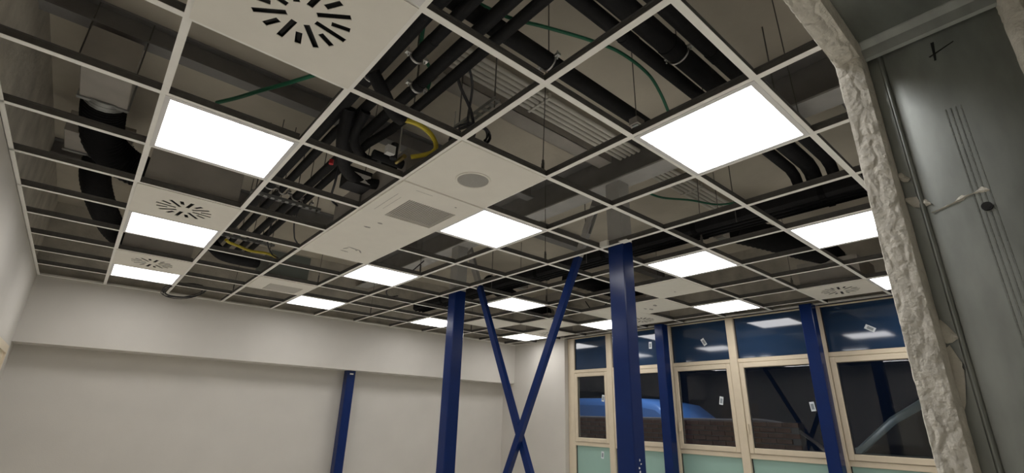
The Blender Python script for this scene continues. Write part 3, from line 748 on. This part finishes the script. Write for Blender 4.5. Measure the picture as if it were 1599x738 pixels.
def jamb2_fn(s_, t):
    a = sample(prof2, t); z = (HZ+.03)*s_
    return (a[0], a[1], z), Vector((-1,0,0))
rough_strip('rear_plaster', 400, jamb2_fn, 12, .006).build('rear_plaster', 'plaster', pe)

jm = thing('steel_jamb', 'galvanised steel doorway jamb with ribbed lines, marker cross and plaster smears', 'door jamb', (XJ, -1.77, 0))
jp = [(XJ+.02, YF-.030), (XJ+.004, YF-.036), (XJ+.004, YF-.048)]
for k in range(9):
    a = math.pi*k/8; jp.append((XJ+.002-.0065*math.sin(a), YF-.056-.009*(1-math.cos(a))*.5-.004))
jp += [(XJ+.002, YF-.080), (XJ, YF-.085), (XJ, YC+.030), (XJ+.002, YC+.012), (XJ+.02, YC+.010)]
rows = [[(p[0], p[1], z) for p in jp] for z in [0+ (HZ+.012)*i/30 for i in range(31)]]
MB().grid(rows).build('sheet', 'jamb', jm)
for k in range(4):
    y = -1.7525-.0068*k
    mb = MB()
    zt, zb = G-.775, 0.9
    n = 150
    for q in range(n):
        z = zb+(zt-zb)*q/n
        mb.bbox(XJ-.0009, XJ+.001, y-.0013, y+.0013, z, z+(zt-zb)/n*.85, .0006)
    mb.build('rib', 'jamb', jm)
MB().tube([(XJ-.004, -1.7635, G-.9695), (XJ+.004, -1.7635, G-.9695)], .0072, 18).build('plug_rim', 'gasket', jm)
MB().tube([(XJ-.0045, -1.7635, G-.9695), (XJ-.002, -1.7635, G-.9695)], .005, 16).build('plug', 'marker', jm)
def stroke(a, b, w, name='marker_stroke', mt='marker'):
    a, b = Vector((a[0],a[1])), Vector((b[0],b[1])); d = (b-a).normalized(); n = Vector((-d.y, d.x))*w
    MB().prism([tuple(a+n), tuple(b+n*.6), tuple(b-n*.6), tuple(a-n)], 'x', XJ-.0008, XJ+.0005).build(name, mt, jm)
stroke((-1.7645, G-.633), (-1.7610, G-.672), .0024)
stroke((-1.7545, G-.661), (-1.7920, G-.648), .0013)
# plaster smears on the steel
def smear(pts, name='plaster_smear'):
    rows = []
    for (y, z, h) in pts:
        rows.append([(XJ+.0008, y, z-h), (XJ-.0022-abs(noise.noise(Vector((y*90, z*90, 0))))*.004, y+.001, z-h*.3), (XJ-.002-abs(noise.noise(Vector((y*70, z*50, 3))))*.003, y, z+h*.35), (XJ+.0008, y, z+h)])
    MB().grid(rows).build(name, 'plaster', jm)
smear([(-1.694,G-.959,.0004),(-1.702,G-.958,.0006),(-1.709,G-.9555,.0014),(-1.716,G-.9535,.0022),(-1.722,G-.952,.0009),(-1.728,G-.950,.0016),(-1.733,G-.947,.0048),(-1.738,G-.945,.0058),(-1.742,G-.944,.0024),(-1.748,G-.9425,.0012),(-1.754,G-.942,.0012),(-1.760,G-.940,.0042),(-1.766,G-.939,.0075),(-1.770,G-.940,.004),(-1.773,G-.943,.001)])
smear([(-1.664,G-.925,.004),(-1.672,G-.932,.010),(-1.680,G-.934,.011),(-1.688,G-.937,.008),(-1.694,G-.940,.004),(-1.697,G-.943,.001)])
smear([(-1.660,G-.875,.004),(-1.668,G-.880,.010),(-1.674,G-.886,.006),(-1.679,G-.886,.001)])
smear([(-1.655,G-1.165,.012),(-1.665,G-1.163,.02),(-1.672,G-1.168,.014),(-1.678,G-1.172,.006),(-1.682,G-1.175,.002)])
smear([(-1.655,G-1.25,.01),(-1.662,G-1.24,.05),(-1.668,G-1.23,.045),(-1.674,G-1.225,.02),(-1.677,G-1.22,.006)])
hd = thing('steel_head', 'galvanised steel lining under the doorway head with folded lip', 'door lining', (.9, -1.75, HZ))
MB().box(.06, XJ, YC+.01, YF-.034, HZ, HZ+.004).build('sheet', 'jamb', hd)
lipp = [(XJ+.002, HZ+.004), (XJ-.001, HZ-.030), (XJ-.006, HZ-.034), (XJ-.012, HZ-.030), (XJ-.018, HZ-.012), (XJ-.030, HZ-.002), (XJ-.034, HZ+.004)]
MB().prism(lipp, 'y', YC+.012, YF-.036).build('folded_lip', 'jamb', hd)
